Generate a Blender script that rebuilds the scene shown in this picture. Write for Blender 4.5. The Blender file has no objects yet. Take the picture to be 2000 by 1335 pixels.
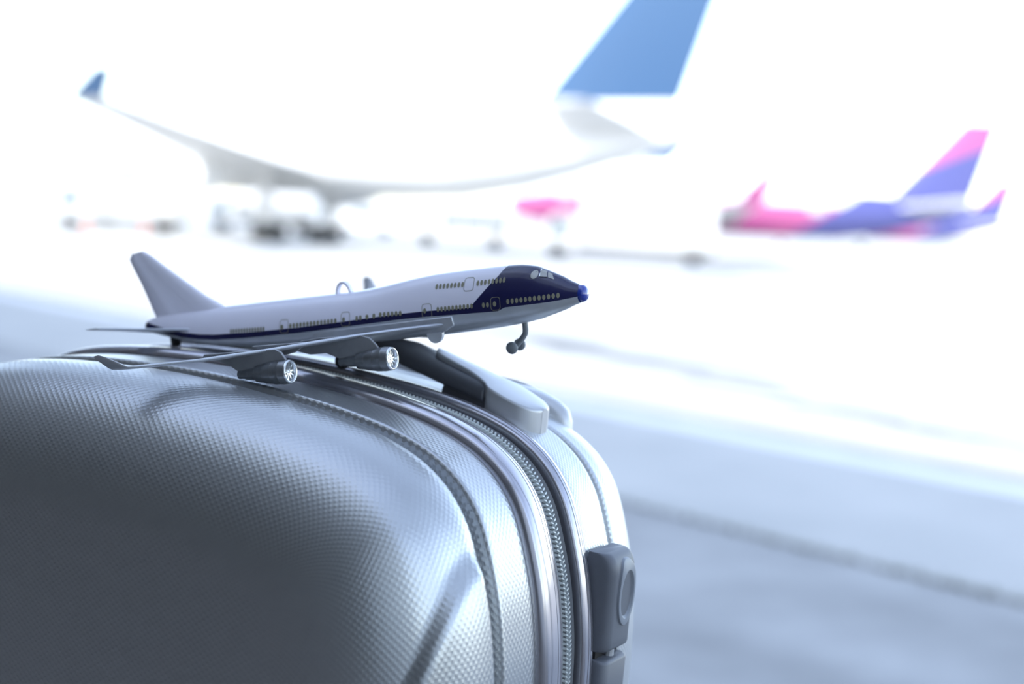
import bpy, math, random
import numpy as np
from mathutils import Matrix, Vector

# ------------------------------------------------------------------ camera, world, sun, exposure
SC = bpy.context.scene
COL = SC.collection
F_PX, PITCH, ROLL = 2778.0, 0.09, math.radians(3.4)

cam_d = bpy.data.cameras.new('camera')
cam = bpy.data.objects.new('camera', cam_d)
COL.objects.link(cam)
SC.camera = cam
fwd = Vector((0, math.cos(PITCH), -math.sin(PITCH)))
up0 = Vector((0, math.sin(PITCH), math.cos(PITCH)))
rt0 = Vector((1, 0, 0))
rt = rt0 * math.cos(ROLL) + up0 * math.sin(ROLL)
upv = up0 * math.cos(ROLL) - rt0 * math.sin(ROLL)
cam.matrix_world = Matrix((
    (rt.x, upv.x, -fwd.x, 0), (rt.y, upv.y, -fwd.y, 0), (rt.z, upv.z, -fwd.z, 0), (0, 0, 0, 1)))
cam_d.sensor_width = 36.0
cam_d.lens = F_PX / 2000 * 36.0
cam_d.clip_start = 0.02
cam_d.clip_end = 3000
cam_d.dof.use_dof = True
cam_d.dof.focus_distance = 0.572
cam_d.dof.aperture_fstop = 5.6
cam_d.dof.aperture_blades = 0

# window wall frame: E1 runs along the glass, E2 points outside
WANG = math.radians(-46.5)
E1 = np.array([math.cos(WANG), math.sin(WANG), 0.0])
E2 = np.array([-math.sin(WANG), math.cos(WANG), 0.0])
FLOOR_Z, CEIL_Z, APRON_Z = -0.615, 2.3, -2.6
WIN_B = 1.0

SUN_ELEV = math.radians(40)
SUN_AZ_OFF = math.radians(-10)
sd = -E2 * math.cos(SUN_AZ_OFF) + E1 * math.sin(SUN_AZ_OFF)
sun_dir = np.array([sd[0] * math.cos(SUN_ELEV), sd[1] * math.cos(SUN_ELEV), math.sin(SUN_ELEV)])

world = bpy.data.worlds.new('world')
SC.world = world
world.use_nodes = True
wn = world.node_tree
bg = wn.nodes['Background']
sky = wn.nodes.new('ShaderNodeTexSky')
sky.sky_type = 'NISHITA'
sky.sun_disc = False
sky.sun_elevation = SUN_ELEV
sky.sun_rotation = math.atan2(sun_dir[0], sun_dir[1])
sky.altitude = 100
sky.air_density = 1.0
sky.dust_density = 0.7
sky.ozone_density = 1.5
hs = wn.nodes.new('ShaderNodeHueSaturation')
hs.inputs['Saturation'].default_value = 0.7
wn.links.new(sky.outputs[0], hs.inputs['Color'])
wn.links.new(hs.outputs[0], bg.inputs[0])
bg.inputs[1].default_value = 0.42

sun_d = bpy.data.lights.new('sun', 'SUN')
sun_d.energy = 3.2
sun_d.angle = math.radians(0.6)
sun_d.color = (1.0, 0.93, 0.82)
sun = bpy.data.objects.new('sun', sun_d)
COL.objects.link(sun)
sun.rotation_euler = Vector(-sun_dir).to_track_quat('-Z', 'Y').to_euler()
sun.location = (0, 0, 30)

SC.view_settings.view_transform = 'Standard'
SC.view_settings.look = 'None'
SC.view_settings.exposure = 0.70
SC.view_settings.gamma = 1.0
SC.view_settings.use_curve_mapping = False

random.seed(4)

# ------------------------------------------------------------------ helpers
def mesh_obj(name, verts, faces, mat=None, parent=None, smooth=True, uvs=None, loop_uvs=None, sharp=None):
    me = bpy.data.meshes.new(name)
    me.from_pydata([tuple(map(float, v)) for v in verts], [], [tuple(f) for f in faces])
    me.update()
    if mat:
        me.materials.append(mat)
    if smooth:
        me.polygons.foreach_set('use_smooth', [True] * len(me.polygons))
        if sharp is not None:
            me.set_sharp_from_angle(angle=math.radians(sharp))
    if uvs is not None:
        lay = me.uv_layers.new(name='UVMap')
        idx = np.empty(len(me.loops), dtype=np.int32)
        me.loops.foreach_get('vertex_index', idx)
        a = np.asarray(uvs, dtype=np.float32)[idx]
        lay.data.foreach_set('uv', a.ravel())
    if loop_uvs is not None:
        lay = me.uv_layers.new(name='UVMap')
        lay.data.foreach_set('uv', np.asarray(loop_uvs, dtype=np.float32).ravel())
    o = bpy.data.objects.new(name, me)
    COL.objects.link(o)
    if parent:
        o.parent = parent
    return o

def empty(name, matrix):
    o = bpy.data.objects.new(name, None)
    o.empty_display_size = 0.05
    COL.objects.link(o)
    o.matrix_world = matrix
    return o

def tag(o, label=None, cat=None, group=None, kind=None):
    if label: o['label'] = label
    if cat: o['category'] = cat
    if group: o['group'] = group
    if kind: o['kind'] = kind
    return o

class MB:
    """collects vertices and faces of one mesh"""
    def __init__(self):
        self.v, self.f = [], []
    def add(self, verts, faces):
        o = len(self.v)
        self.v += [tuple(map(float, p)) for p in verts]
        self.f += [tuple(i + o for i in f) for f in faces]
        return self
    def box(self, x0, x1, y0, y1, z0, z1):
        v = [(x, y, z) for z in (z0, z1) for y in (y0, y1) for x in (x0, x1)]
        return self.add(v, [(0, 2, 3, 1), (4, 5, 7, 6), (0, 1, 5, 4), (2, 6, 7, 3), (0, 4, 6, 2), (1, 3, 7, 5)])
    def loft(self, rings, cap0=True, cap1=True, closed=True):
        n = len(rings[0]); v = [p for r in rings for p in r]; f = []
        for j in range(len(rings) - 1):
            for i in range(n if closed else n - 1):
                k = (i + 1) % n
                f.append((j * n + i, j * n + k, (j + 1) * n + k, (j + 1) * n + i))
        if cap0: f.append(tuple(range(n - 1, -1, -1)))
        if cap1: f.append(tuple((len(rings) - 1) * n + i for i in range(n)))
        return self.add(v, f)
    def tube(self, pts, rad, seg=10):
        pts = [Vector(p) for p in pts]; rings = []; sv = None
        for i, p in enumerate(pts):
            a = pts[max(i - 1, 0)]; b = pts[min(i + 1, len(pts) - 1)]
            t = (b - a).normalized()
            if sv is None: sv = t.cross(Vector((0, 0, 1)) if abs(t.z) < 0.9 else Vector((1, 0, 0))).normalized()
            else: sv = (sv - t * sv.dot(t)).normalized()
            q = sv.cross(t)
            r = rad[i] if isinstance(rad, (list, tuple)) else rad
            rings.append([p + sv * (r * math.cos(2 * math.pi * k / seg)) + q * (r * math.sin(2 * math.pi * k / seg)) for k in range(seg)])
        return self.loft(rings)
    def lathe(self, prof, axis='x', centre=(0, 0, 0), seg=24, cap0=True, cap1=True):
        rings = []
        for (h, r) in prof:
            ring = []
            for k in range(seg):
                a = 2 * math.pi * k / seg
                c, s = r * math.cos(a), r * math.sin(a)
                p = {'x': (h, c, s), 'y': (s, h, c), 'z': (c, s, h)}[axis]
                ring.append((p[0] + centre[0], p[1] + centre[1], p[2] + centre[2]))
            rings.append(ring)
        return self.loft(rings, cap0, cap1)
    def plate(self, poly, y0, y1):
        """polygon in x,z extruded along y"""
        a = [(x, y0, z) for x, z in poly]; b = [(x, y1, z) for x, z in poly]
        return self.loft([a, b])
    def build(self, name, mat=None, parent=None, smooth=True, sharp=35, bevel=0, segs=2):
        o = mesh_obj(name, self.v, self.f, mat, parent, smooth, sharp=sharp if smooth else None)
        if bevel:
            m = o.modifiers.new('bevel', 'BEVEL'); m.width = bevel; m.segments = segs
            m.limit_method = 'ANGLE'; m.angle_limit = math.radians(40)
        return o

# ------------------------------------------------------------------ materials
def nodes_of(name):
    m = bpy.data.materials.new(name); m.use_nodes = True
    nt = m.node_tree; b = nt.nodes['Principled BSDF']
    return m, nt, b

def plain(name, col, rough=0.5, metal=0.0, spec=0.5, noise=0.0, nscale=40.0, coat=0.0, bump=0.0, bscale=300.0):
    m, nt, b = nodes_of(name)
    b.inputs['Base Color'].default_value = (*col, 1)
    b.inputs['Roughness'].default_value = rough
    b.inputs['Metallic'].default_value = metal
    b.inputs['Specular IOR Level'].default_value = spec
    b.inputs['Coat Weight'].default_value = coat
    tc = nt.nodes.new('ShaderNodeTexCoord')
    if noise:
        nz = nt.nodes.new('ShaderNodeTexNoise'); nz.inputs['Scale'].default_value = nscale
        nz.inputs['Detail'].default_value = 5
        nt.links.new(tc.outputs['Object'], nz.inputs['Vector'])
        mx = nt.nodes.new('ShaderNodeMix'); mx.data_type = 'RGBA'
        mx.inputs['A'].default_value = tuple(c * (1 - noise) for c in col) + (1,)
        mx.inputs['B'].default_value = tuple(min(1, c * (1 + noise)) for c in col) + (1,)
        nt.links.new(nz.outputs['Fac'], mx.inputs['Factor'])
        nt.links.new(mx.outputs['Result'], b.inputs['Base Color'])
    if bump:
        n2 = nt.nodes.new('ShaderNodeTexNoise'); n2.inputs['Scale'].default_value = bscale
        nt.links.new(tc.outputs['Object'], n2.inputs['Vector'])
        bp = nt.nodes.new('ShaderNodeBump'); bp.inputs['Strength'].default_value = 0.5
        bp.inputs['Distance'].default_value = bump
        nt.links.new(n2.outputs['Fac'], bp.inputs['Height'])
        nt.links.new(bp.outputs['Normal'], b.inputs['Normal'])
    return m

def mnode(nt, op, a, b=None, c=None):
    n = nt.nodes.new('ShaderNodeMath'); n.operation = op
    for i, v in enumerate((a, b, c)):
        if v is None: continue
        if isinstance(v, (int, float)): n.inputs[i].default_value = v
        else: nt.links.new(v, n.inputs[i])
    return n.outputs[0]

def knurl(name, col, ps, pt, rough, metal, height):
    """moulded shell: fine raised lozenges laid out in metres along the UV map"""
    m, nt, b = nodes_of(name)
    uv = nt.nodes.new('ShaderNodeUVMap'); uv.uv_map = 'UVMap'
    sp = nt.nodes.new('ShaderNodeSeparateXYZ'); nt.links.new(uv.outputs[0], sp.inputs[0])
    a = mnode(nt, 'COSINE', mnode(nt, 'MULTIPLY', sp.outputs[0], 2 * math.pi / ps))
    c = mnode(nt, 'COSINE', mnode(nt, 'MULTIPLY', sp.outputs[1], 2 * math.pi / pt))
    h = mnode(nt, 'MULTIPLY', a, c)
    h = mnode(nt, 'SMOOTH_MAX', h, -0.25, 0.4)
    bp = nt.nodes.new('ShaderNodeBump'); bp.inputs['Strength'].default_value = 1.0
    bp.inputs['Distance'].default_value = height
    nt.links.new(h, bp.inputs['Height'])
    nt.links.new(bp.outputs['Normal'], b.inputs['Normal'])
    b.inputs['Base Color'].default_value = (*col, 1)
    b.inputs['Roughness'].default_value = rough
    b.inputs['Metallic'].default_value = metal
    return m

M = {}
M['shell_front'] = knurl('shell_front', (0.47, 0.485, 0.50), 0.0036, 0.0026, 0.30, 0.78, 0.00006)
M['shell_rear'] = knurl('shell_rear', (0.60, 0.62, 0.64), 0.0026, 0.0021, 0.32, 0.75, 0.00008)
M['rail'] = plain('rail', (0.47, 0.46, 0.50), 0.2, 0.85)
M['tape'] = knurl('tape', (0.10, 0.105, 0.115), 0.0012, 0.0009, 0.85, 0.0, 0.00020)
M['teeth'] = plain('teeth', (0.46, 0.49, 0.49), 0.42, 0.2)
M['cord'] = knurl('cord', (0.42, 0.44, 0.46), 0.0014, 0.004, 0.7, 0.0, 0.0002)
M['gap'] = plain('gap', (0.02, 0.018, 0.018), 0.8)
M['handle_plastic'] = plain('handle_plastic', (0.05, 0.05, 0.057), 0.48, 0.0, bump=0.00008, bscale=2500)
M['grip'] = plain('grip', (0.075, 0.078, 0.09), 0.42, 0.0)
M['cap_silver'] = plain('cap_silver', (0.52, 0.53, 0.55), 0.34, 0.55)
M['side_plastic'] = plain('side_plastic', (0.13, 0.138, 0.16), 0.42, 0.0, bump=0.00008, bscale=2500)
M['side_button'] = plain('side_button', (0.24, 0.26, 0.295), 0.38, 0.0)
M['rubber'] = plain('rubber', (0.02, 0.02, 0.022), 0.6)

# ------------------------------------------------------------------ the room and the ground outside
def wp(a, b, z): return E1 * a + E2 * b + np.array([0, 0, z])
def wbox(mb, a0, a1, b0, b1, z0, z1):
    v = [wp(a, b, z) for z in (z0, z1) for b in (b0, b1) for a in (a0, a1)]
    return mb.add(v, [(0, 2, 3, 1), (4, 5, 7, 6), (0, 1, 5, 4), (2, 6, 7, 3), (0, 4, 6, 2), (1, 3, 7, 5)])
def struct(o): o['kind'] = 'structure'; return o

A0, A1, B0 = -7.5, 1.9, -6.0
M['floor'] = plain('floor_stone', (0.16, 0.135, 0.12), 0.5, noise=0.2, nscale=6)
M['wall'] = plain('wall_paint', (0.07, 0.062, 0.058), 0.7)
M['wall_pale'] = plain('wall_pale_paint', (0.45, 0.43, 0.40), 0.7)
M['ceil'] = plain('ceiling_panels', (0.80, 0.78, 0.76), 0.8)
M['frame'] = plain('window_frame_metal', (0.35, 0.40, 0.46), 0.4, 0.4)
M['facade'] = plain('facade', (0.5, 0.5, 0.5), 0.7)

struct(wbox(MB(), A0, A1, B0, WIN_B + .12, FLOOR_Z - .3, FLOOR_Z).build('floor', M['floor'], smooth=False))
struct(wbox(MB(), A0, A1, B0 - .2, B0, FLOOR_Z, CEIL_Z).build('wall_back', M['wall'], smooth=False))
struct(wbox(MB(), A0 - .2, A0, B0, WIN_B + .12, FLOOR_Z, CEIL_Z).build('wall_left', M['wall_pale'], smooth=False))
# taller main building behind the glazed hall (it throws the shade on the ground outside) and the plinth below
TOP_Z = APRON_Z + (15.1 - B0) * math.tan(SUN_ELEV) / math.cos(SUN_AZ_OFF)
struct(wbox(MB(), -90, 60, B0 - 14, B0 - .2, APRON_Z, TOP_Z).build('wall_main_building', M['facade'], smooth=False))
struct(wbox(MB(), A0 - .2, A1 + .12, B0, WIN_B + .12, APRON_Z, FLOOR_Z - .3).build('wall_plinth', M['facade'], smooth=False))

def glass_mat():
    m = bpy.data.materials.new('window_glass'); m.use_nodes = True
    nt = m.node_tree; nt.nodes.clear()
    out = nt.nodes.new('ShaderNodeOutputMaterial')
    tr = nt.nodes.new('ShaderNodeBsdfTransparent'); tr.inputs[0].default_value = (0.97, 0.985, 0.985, 1)
    gl = nt.nodes.new('ShaderNodeBsdfGlossy'); gl.inputs['Roughness'].default_value = 0.0
    fr = nt.nodes.new('ShaderNodeFresnel'); fr.inputs[0].default_value = 1.33
    mx = nt.nodes.new('ShaderNodeMixShader')
    nt.links.new(fr.outputs[0], mx.inputs[0]); nt.links.new(tr.outputs[0], mx.inputs[1])
    nt.links.new(gl.outputs[0], mx.inputs[2]); nt.links.new(mx.outputs[0], out.inputs[0])
    return m
M['glass'] = glass_mat()
# ceiling: solid towards the back, unseen glass roof over the window side put in for overhead sky light
ROOF_B = -1.6
cl_ = MB(); wbox(cl_, A0, A1 + .12, B0, ROOF_B, CEIL_Z, CEIL_Z + .25)
beams = list(np.linspace(A0, A1 + .06, 8))
for a_ in beams: wbox(cl_, a_ - .035, a_ + .035, ROOF_B, WIN_B + .1, CEIL_Z, CEIL_Z + .12)
ceiling = struct(cl_.build('ceiling', M['ceil'], smooth=False))
for a_, c_ in zip(beams[:-1], beams[1:]):
    q = [wp(a_ + .035, ROOF_B, CEIL_Z + .08), wp(c_ - .035, ROOF_B, CEIL_Z + .08), wp(c_ - .035, WIN_B + .1, CEIL_Z + .08), wp(a_ + .035, WIN_B + .1, CEIL_Z + .08)]
    mesh_obj('pane', q, [(0, 1, 2, 3)], M['glass'], ceiling, smooth=False)
MULL = [-7.45, -5.05, -2.64, -0.05, A1 + .03]
SILL = FLOOR_Z + 0.05
for k in range(len(MULL) - 1):
    a0, a1 = MULL[k], MULL[k + 1]
    fr_ = MB()
    wbox(fr_, a0 - .03, a0 + .03, WIN_B, WIN_B + .1, SILL, CEIL_Z)
    if k == len(MULL) - 2: wbox(fr_, a1 - .03, a1 + .03, WIN_B, WIN_B + .1, SILL, CEIL_Z)
    wbox(fr_, a0 + .03, a1 - .03, WIN_B, WIN_B + .1, FLOOR_Z, SILL)
    wbox(fr_, a0 + .03, a1 - .03, WIN_B, WIN_B + .1, CEIL_Z - .08, CEIL_Z)
    w = struct(fr_.build('window_%d' % (k + 1), M['frame'], smooth=False))
    q = [wp(a0 + .03, WIN_B + .05, SILL), wp(a1 - .03, WIN_B + .05, SILL), wp(a1 - .03, WIN_B + .05, CEIL_Z - .08), wp(a0 + .03, WIN_B + .05, CEIL_Z - .08)]
    mesh_obj('pane', q, [(0, 1, 2, 3)], M['glass'], w, smooth=False)

# unseen end wall, glazed so sky light reaches the case flank and toy
ENDM = [WIN_B - .03, -1.3, -3.65, B0 + .03]
for k in range(len(ENDM) - 1):
    b1, b0 = ENDM[k], ENDM[k + 1]
    fr_ = MB()
    wbox(fr_, A1, A1 + .1, b0 - .03, b0 + .03, SILL, CEIL_Z)
    wbox(fr_, A1, A1 + .1, b0 + .03, b1 - .03, FLOOR_Z, SILL)
    wbox(fr_, A1, A1 + .1, b0 + .03, b1 - .03, CEIL_Z - .08, CEIL_Z)
    w = struct(fr_.build('window_%d' % (k + len(MULL)), M['frame'], smooth=False))
    q = [wp(A1 + .05, b0 + .03, SILL), wp(A1 + .05, b1 - .03, SILL), wp(A1 + .05, b1 - .03, CEIL_Z - .08), wp(A1 + .05, b0 + .03, CEIL_Z - .08)]
    mesh_obj('pane', q, [(0, 1, 2, 3)], M['glass'], w, smooth=False)

def ground_mat(name, c1, c2, scale, rough=0.85, stretch=None, fine=0.15):
    m, nt, b = nodes_of(name)
    tc = nt.nodes.new('ShaderNodeTexCoord')
    mp = nt.nodes.new('ShaderNodeMapping')
    mp.inputs['Rotation'].default_value = (0, 0, -WANG)
    if stretch: mp.inputs['Scale'].default_value = stretch
    nt.links.new(tc.outputs['Object'], mp.inputs[0])
    nz = nt.nodes.new('ShaderNodeTexNoise'); nz.inputs['Scale'].default_value = scale; nz.inputs['Detail'].default_value = 8
    nt.links.new(mp.outputs[0], nz.inputs['Vector'])
    rp = nt.nodes.new('ShaderNodeValToRGB')
    rp.color_ramp.elements[0].position = 0.3; rp.color_ramp.elements[0].color = (*c1, 1)
    rp.color_ramp.elements[1].position = 0.7; rp.color_ramp.elements[1].color = (*c2, 1)
    nt.links.new(nz.outputs['Fac'], rp.inputs[0])
    nt.links.new(rp.outputs[0], b.inputs['Base Color'])
    b.inputs['Roughness'].default_value = rough
    return m
M['asphalt'] = ground_mat('asphalt', (0.24, 0.245, 0.25), (0.38, 0.385, 0.39), 0.9)
M['concrete'] = ground_mat('concrete_strip', (0.38, 0.385, 0.38), (0.45, 0.45, 0.44), 0.7)
M['apron'] = ground_mat('apron_concrete', (0.44, 0.43, 0.41), (0.54, 0.53, 0.50), 0.12)
M['white_paint'] = ground_mat('road_paint', (0.66, 0.67, 0.68), (0.74, 0.75, 0.76), 1.2)
M['gutter'] = ground_mat('gutter_concrete', (0.22, 0.225, 0.22), (0.30, 0.30, 0.30), 0.7)
M['grass'] = ground_mat('grass', (0.05, 0.065, 0.025), (0.13, 0.13, 0.06), 2.5)
M['field'] = ground_mat('far_field', (0.22, 0.22, 0.12), (0.32, 0.29, 0.17), 0.02)
M['dark_patch'] = ground_mat('apron_patch', (0.15, 0.16, 0.165), (0.27, 0.275, 0.28), 0.6)

def gstrip(name, a0, a1, b0, b1, z, mat, na=1, jitter=0.0, th=0.1):
    mb = MB()
    wbox(mb, a0, a1, b0, b1, z - th, z)
    return struct(mb.build(name, mat, smooth=False))
gstrip('ground_asphalt', -150, 150, WIN_B, 9.82, APRON_Z - .02, M['asphalt'])
gstrip('ground_side_apron', A1 + .14, 400, -300, WIN_B, APRON_Z - .01, M['apron'])
gstrip('ground_concrete', -80, 80, 9.82, 13.9, APRON_Z, M['concrete'])
gstrip('ground_line', -80, 80, 13.9, 14.6, APRON_Z + .002, M['white_paint'])
gstrip('ground_gutter', -80, 80, 14.6, 15.2, APRON_Z - .004, M['gutter'])
gstrip('ground_apron', -900, 900, 15.2, 800, APRON_Z, M['apron'])
gstrip('ground_field', -2500, 2500, 800, 2500, APRON_Z - .05, M['field'])
# ragged grass along the joint between asphalt and concrete: blades
def grass_joint():
    rnd = random.Random(7); mb = MB()
    for i in range(5200):
        a = rnd.uniform(-16, 4); dens = 0.5 + 0.5 * math.sin(a * 1.7) * math.sin(a * 0.61 + 1)
        if rnd.random() > 0.15 + dens: continue
        b = 9.82 + rnd.gauss(0, .045); h = rnd.uniform(.02, .075); w = .012
        t = rnd.uniform(0, 6.28); dx, dy = w * math.cos(t), w * math.sin(t)
        p = wp(a, b, APRON_Z - .03); tip = p + np.array([rnd.gauss(0, .02), rnd.gauss(0, .02), h])
        mb.add([p + np.array([dx, dy, 0]), p - np.array([dx, dy, 0]), tip], [(0, 1, 2)])
    o = mb.build('grass', M['grass'], smooth=False)
    tag(o, 'ragged strip of grass along the joint of the asphalt', 'grass', kind='stuff')
grass_joint()
def dark_patch(a, b, la, lb, seed):
    rnd = random.Random(seed); pts = []
    for k in range(26):
        t = 2 * math.pi * k / 26; r = 1 + rnd.uniform(-.22, .22)
        pts.append(wp(a + la * r * math.cos(t), b + lb * r * math.sin(t), APRON_Z + .004))
    low = [p - np.array([0, 0, .003]) for p in pts]
    mb = MB(); mb.loft([low, pts]); return mb
def ab(P): return float(np.dot(P, E1)), float(np.dot(P, E2))
for k, (x, y, la, lb) in enumerate([(3.8, 23.2, 1.3, .42), (4.9, 20.7, 1.2, .40), (5.9, 19.1, 1.1, .38), (2.4, 26.8, 3.0, .8), (0.4, 30.5, 2.6, .8), (7.0, 17.6, .8, .25)]):  # irregular darker patches and long streaks on the apron
    a, b = ab(np.array([x, y, 0]))
    o = dark_patch(a, b, la, lb, k + 3).build('apron_patch', M['dark_patch'], bpy.data.objects['ground_apron'], smooth=False)

# ------------------------------------------------------------------ suitcase
TH = math.radians(31); R0 = np.array([0.030635, 0.56, 0.0])
U = np.array([-math.cos(TH), math.sin(TH), 0.0]); N = np.array([-math.sin(TH), -math.cos(TH), 0.0])
CW, CH, ZT = 0.324, 0.50, -0.0786
LEAN = 0.037          # the case leans a touch, its far side higher
def scw(u, n, z): return R0 + U * u + N * n + np.array([0, 0, z])
_piv = Matrix.Translation((CW / 2, 0, -.17 - FLOOR_Z))
case_mtx = Matrix.Translation(scw(CW / 2, 0, FLOOR_Z)) @ Matrix.Rotation(-TH, 4, 'Z') @ _piv @ Matrix.Rotation(LEAN, 4, 'Y') @ _piv.inverted()
case = empty('suitcase', case_mtx)
tag(case, 'grey textured hard-shell suitcase with zip and carry handle, standing at the window', 'suitcase')
def L(u, n, z): return (CW / 2 - u, -n, z - FLOOR_Z)

PE = np.array([-1.5, -.7, .9, 4.3, 8.8, 12.4, 16.9, 25.5, 36.4, 47, 62, 75, 88, 103, 129, 147, 162]) / 1000
PD = np.array([116, 98, 85, 67.5, 53.2, 43.6, 34.8, 24.6, 16.9, 12.2, 8.0, 5.7, 3.9, 2.5, .9, .2, 0]) / 1000

def catmull(P, per):
    P = np.asarray(P, float); out = []
    Q = np.vstack([2 * P[0] - P[1], P, 2 * P[-1] - P[-2]])
    for i in range(1, len(Q) - 2):
        p0, p1, p2, p3 = Q[i - 1:i + 3]
        d1, d2, d3 = (max(np.linalg.norm(q) ** .5, 1e-6) for q in (p1 - p0, p2 - p1, p3 - p2))
        m1 = (p2 - p1) + d2 * ((p1 - p0) / d1 - (p2 - p0) / (d1 + d2))
        m2 = (p2 - p1) + d2 * ((p3 - p2) / d3 - (p3 - p1) / (d2 + d3))
        if i == 1: m1 = p2 - p1
        for s in np.arange(per) / per:
            s2, s3 = s * s, s ** 3
            out.append((2 * s3 - 3 * s2 + 1) * p1 + (s3 - 2 * s2 + s) * m1 + (-2 * s3 + 3 * s2) * p2 + (s3 - s2) * m2)
    out.append(P[-1])
    return np.array(out)

def base_loop():
    rt_ = catmull(np.stack([PE, ZT - PD], 1), 8)                    # right side up to the top centre
    down = np.array([[-.0015, z] for z in np.linspace(ZT - CH / 2, ZT - .116, 16)[:-1]])
    q = np.vstack([down, rt_])                                      # from mid right to top centre
    half = np.vstack([q, (np.array([CW, 0]) + q * np.array([-1, 1]))[::-1][1:]])     # over to mid left
    low = np.stack([half[:, 0], 2 * (ZT - CH / 2) - half[:, 1]], 1)[::-1]
    full = np.vstack([half, low[1:-1]])
    seg = np.r_[0, np.cumsum(np.linalg.norm(np.diff(np.vstack([full, full[:1]]), axis=0), axis=1))]
    # resample with even steps
    n = 900; s = np.linspace(0, seg[-1], n, endpoint=False)
    ff = np.vstack([full, full[:1]])
    P = np.stack([np.interp(s, seg, ff[:, 0]), np.interp(s, seg, ff[:, 1])], 1)
    for _ in range(8): P = .5 * P + .25 * (np.roll(P, 1, 0) + np.roll(P, -1, 0))
    t = np.roll(P, -1, 0) - np.roll(P, 1, 0); t /= np.linalg.norm(t, axis=1)[:, None]
    nin = np.stack([-t[:, 1], t[:, 0]], 1)                           # points inward?
    c = np.array([CW / 2, ZT - CH / 2])
    if np.mean(np.sum((c - P) * nin, 1)) < 0: nin = -nin
    top = int(np.argmax(P[:, 1] - 1e-3 * np.abs(P[:, 0] - CW / 2)))
    arc = s - s[top]
    arc = np.where(arc > seg[-1] / 2, arc - seg[-1], arc)
    return P, nin, arc, seg[-1]
BP, BN, BARC, BLEN = base_loop()
NL = len(BP)

def sweep(name, prof, mat, parent=case, closed=False, sharp=None, t0=0.0):
    """sweep a profile of (n, inset) around the case outline"""
    verts, uv, t = [], [], t0
    for j, (n, i) in enumerate(prof):
        if j: t += math.hypot(n - prof[j - 1][0], i - prof[j - 1][1])
        q = BP + BN * i
        for _ in range(int(max(0, i - .012) * 10000)): q = .5 * q + .25 * (np.roll(q, 1, 0) + np.roll(q, -1, 0))
        for k in range(NL): verts.append(L(q[k, 0], n, q[k, 1]))
        uv += [(BARC[k], t) for k in range(NL)]
    faces, luv = [], []
    J = len(prof)
    for j in range(J - 1 if not closed else J):
        jj = (j + 1) % J
        for k in range(NL):
            kk = (k + 1) % NL
            faces.append((j * NL + k, j * NL + kk, jj * NL + kk, jj * NL + k))
    vu = np.array(uv)
    for f in faces:
        us = [vu[i].copy() for i in f]
        m0 = us[0][0]
        for w_ in us:
            if w_[0] - m0 > BLEN / 2: w_[0] -= BLEN
            elif m0 - w_[0] > BLEN / 2: w_[0] += BLEN
        luv += us
    return verts, faces, luv

def smooth(x, a, b):
    t = min(max((x - a) / (b - a), 0), 1); return t * t * (3 - 2 * t)

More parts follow.
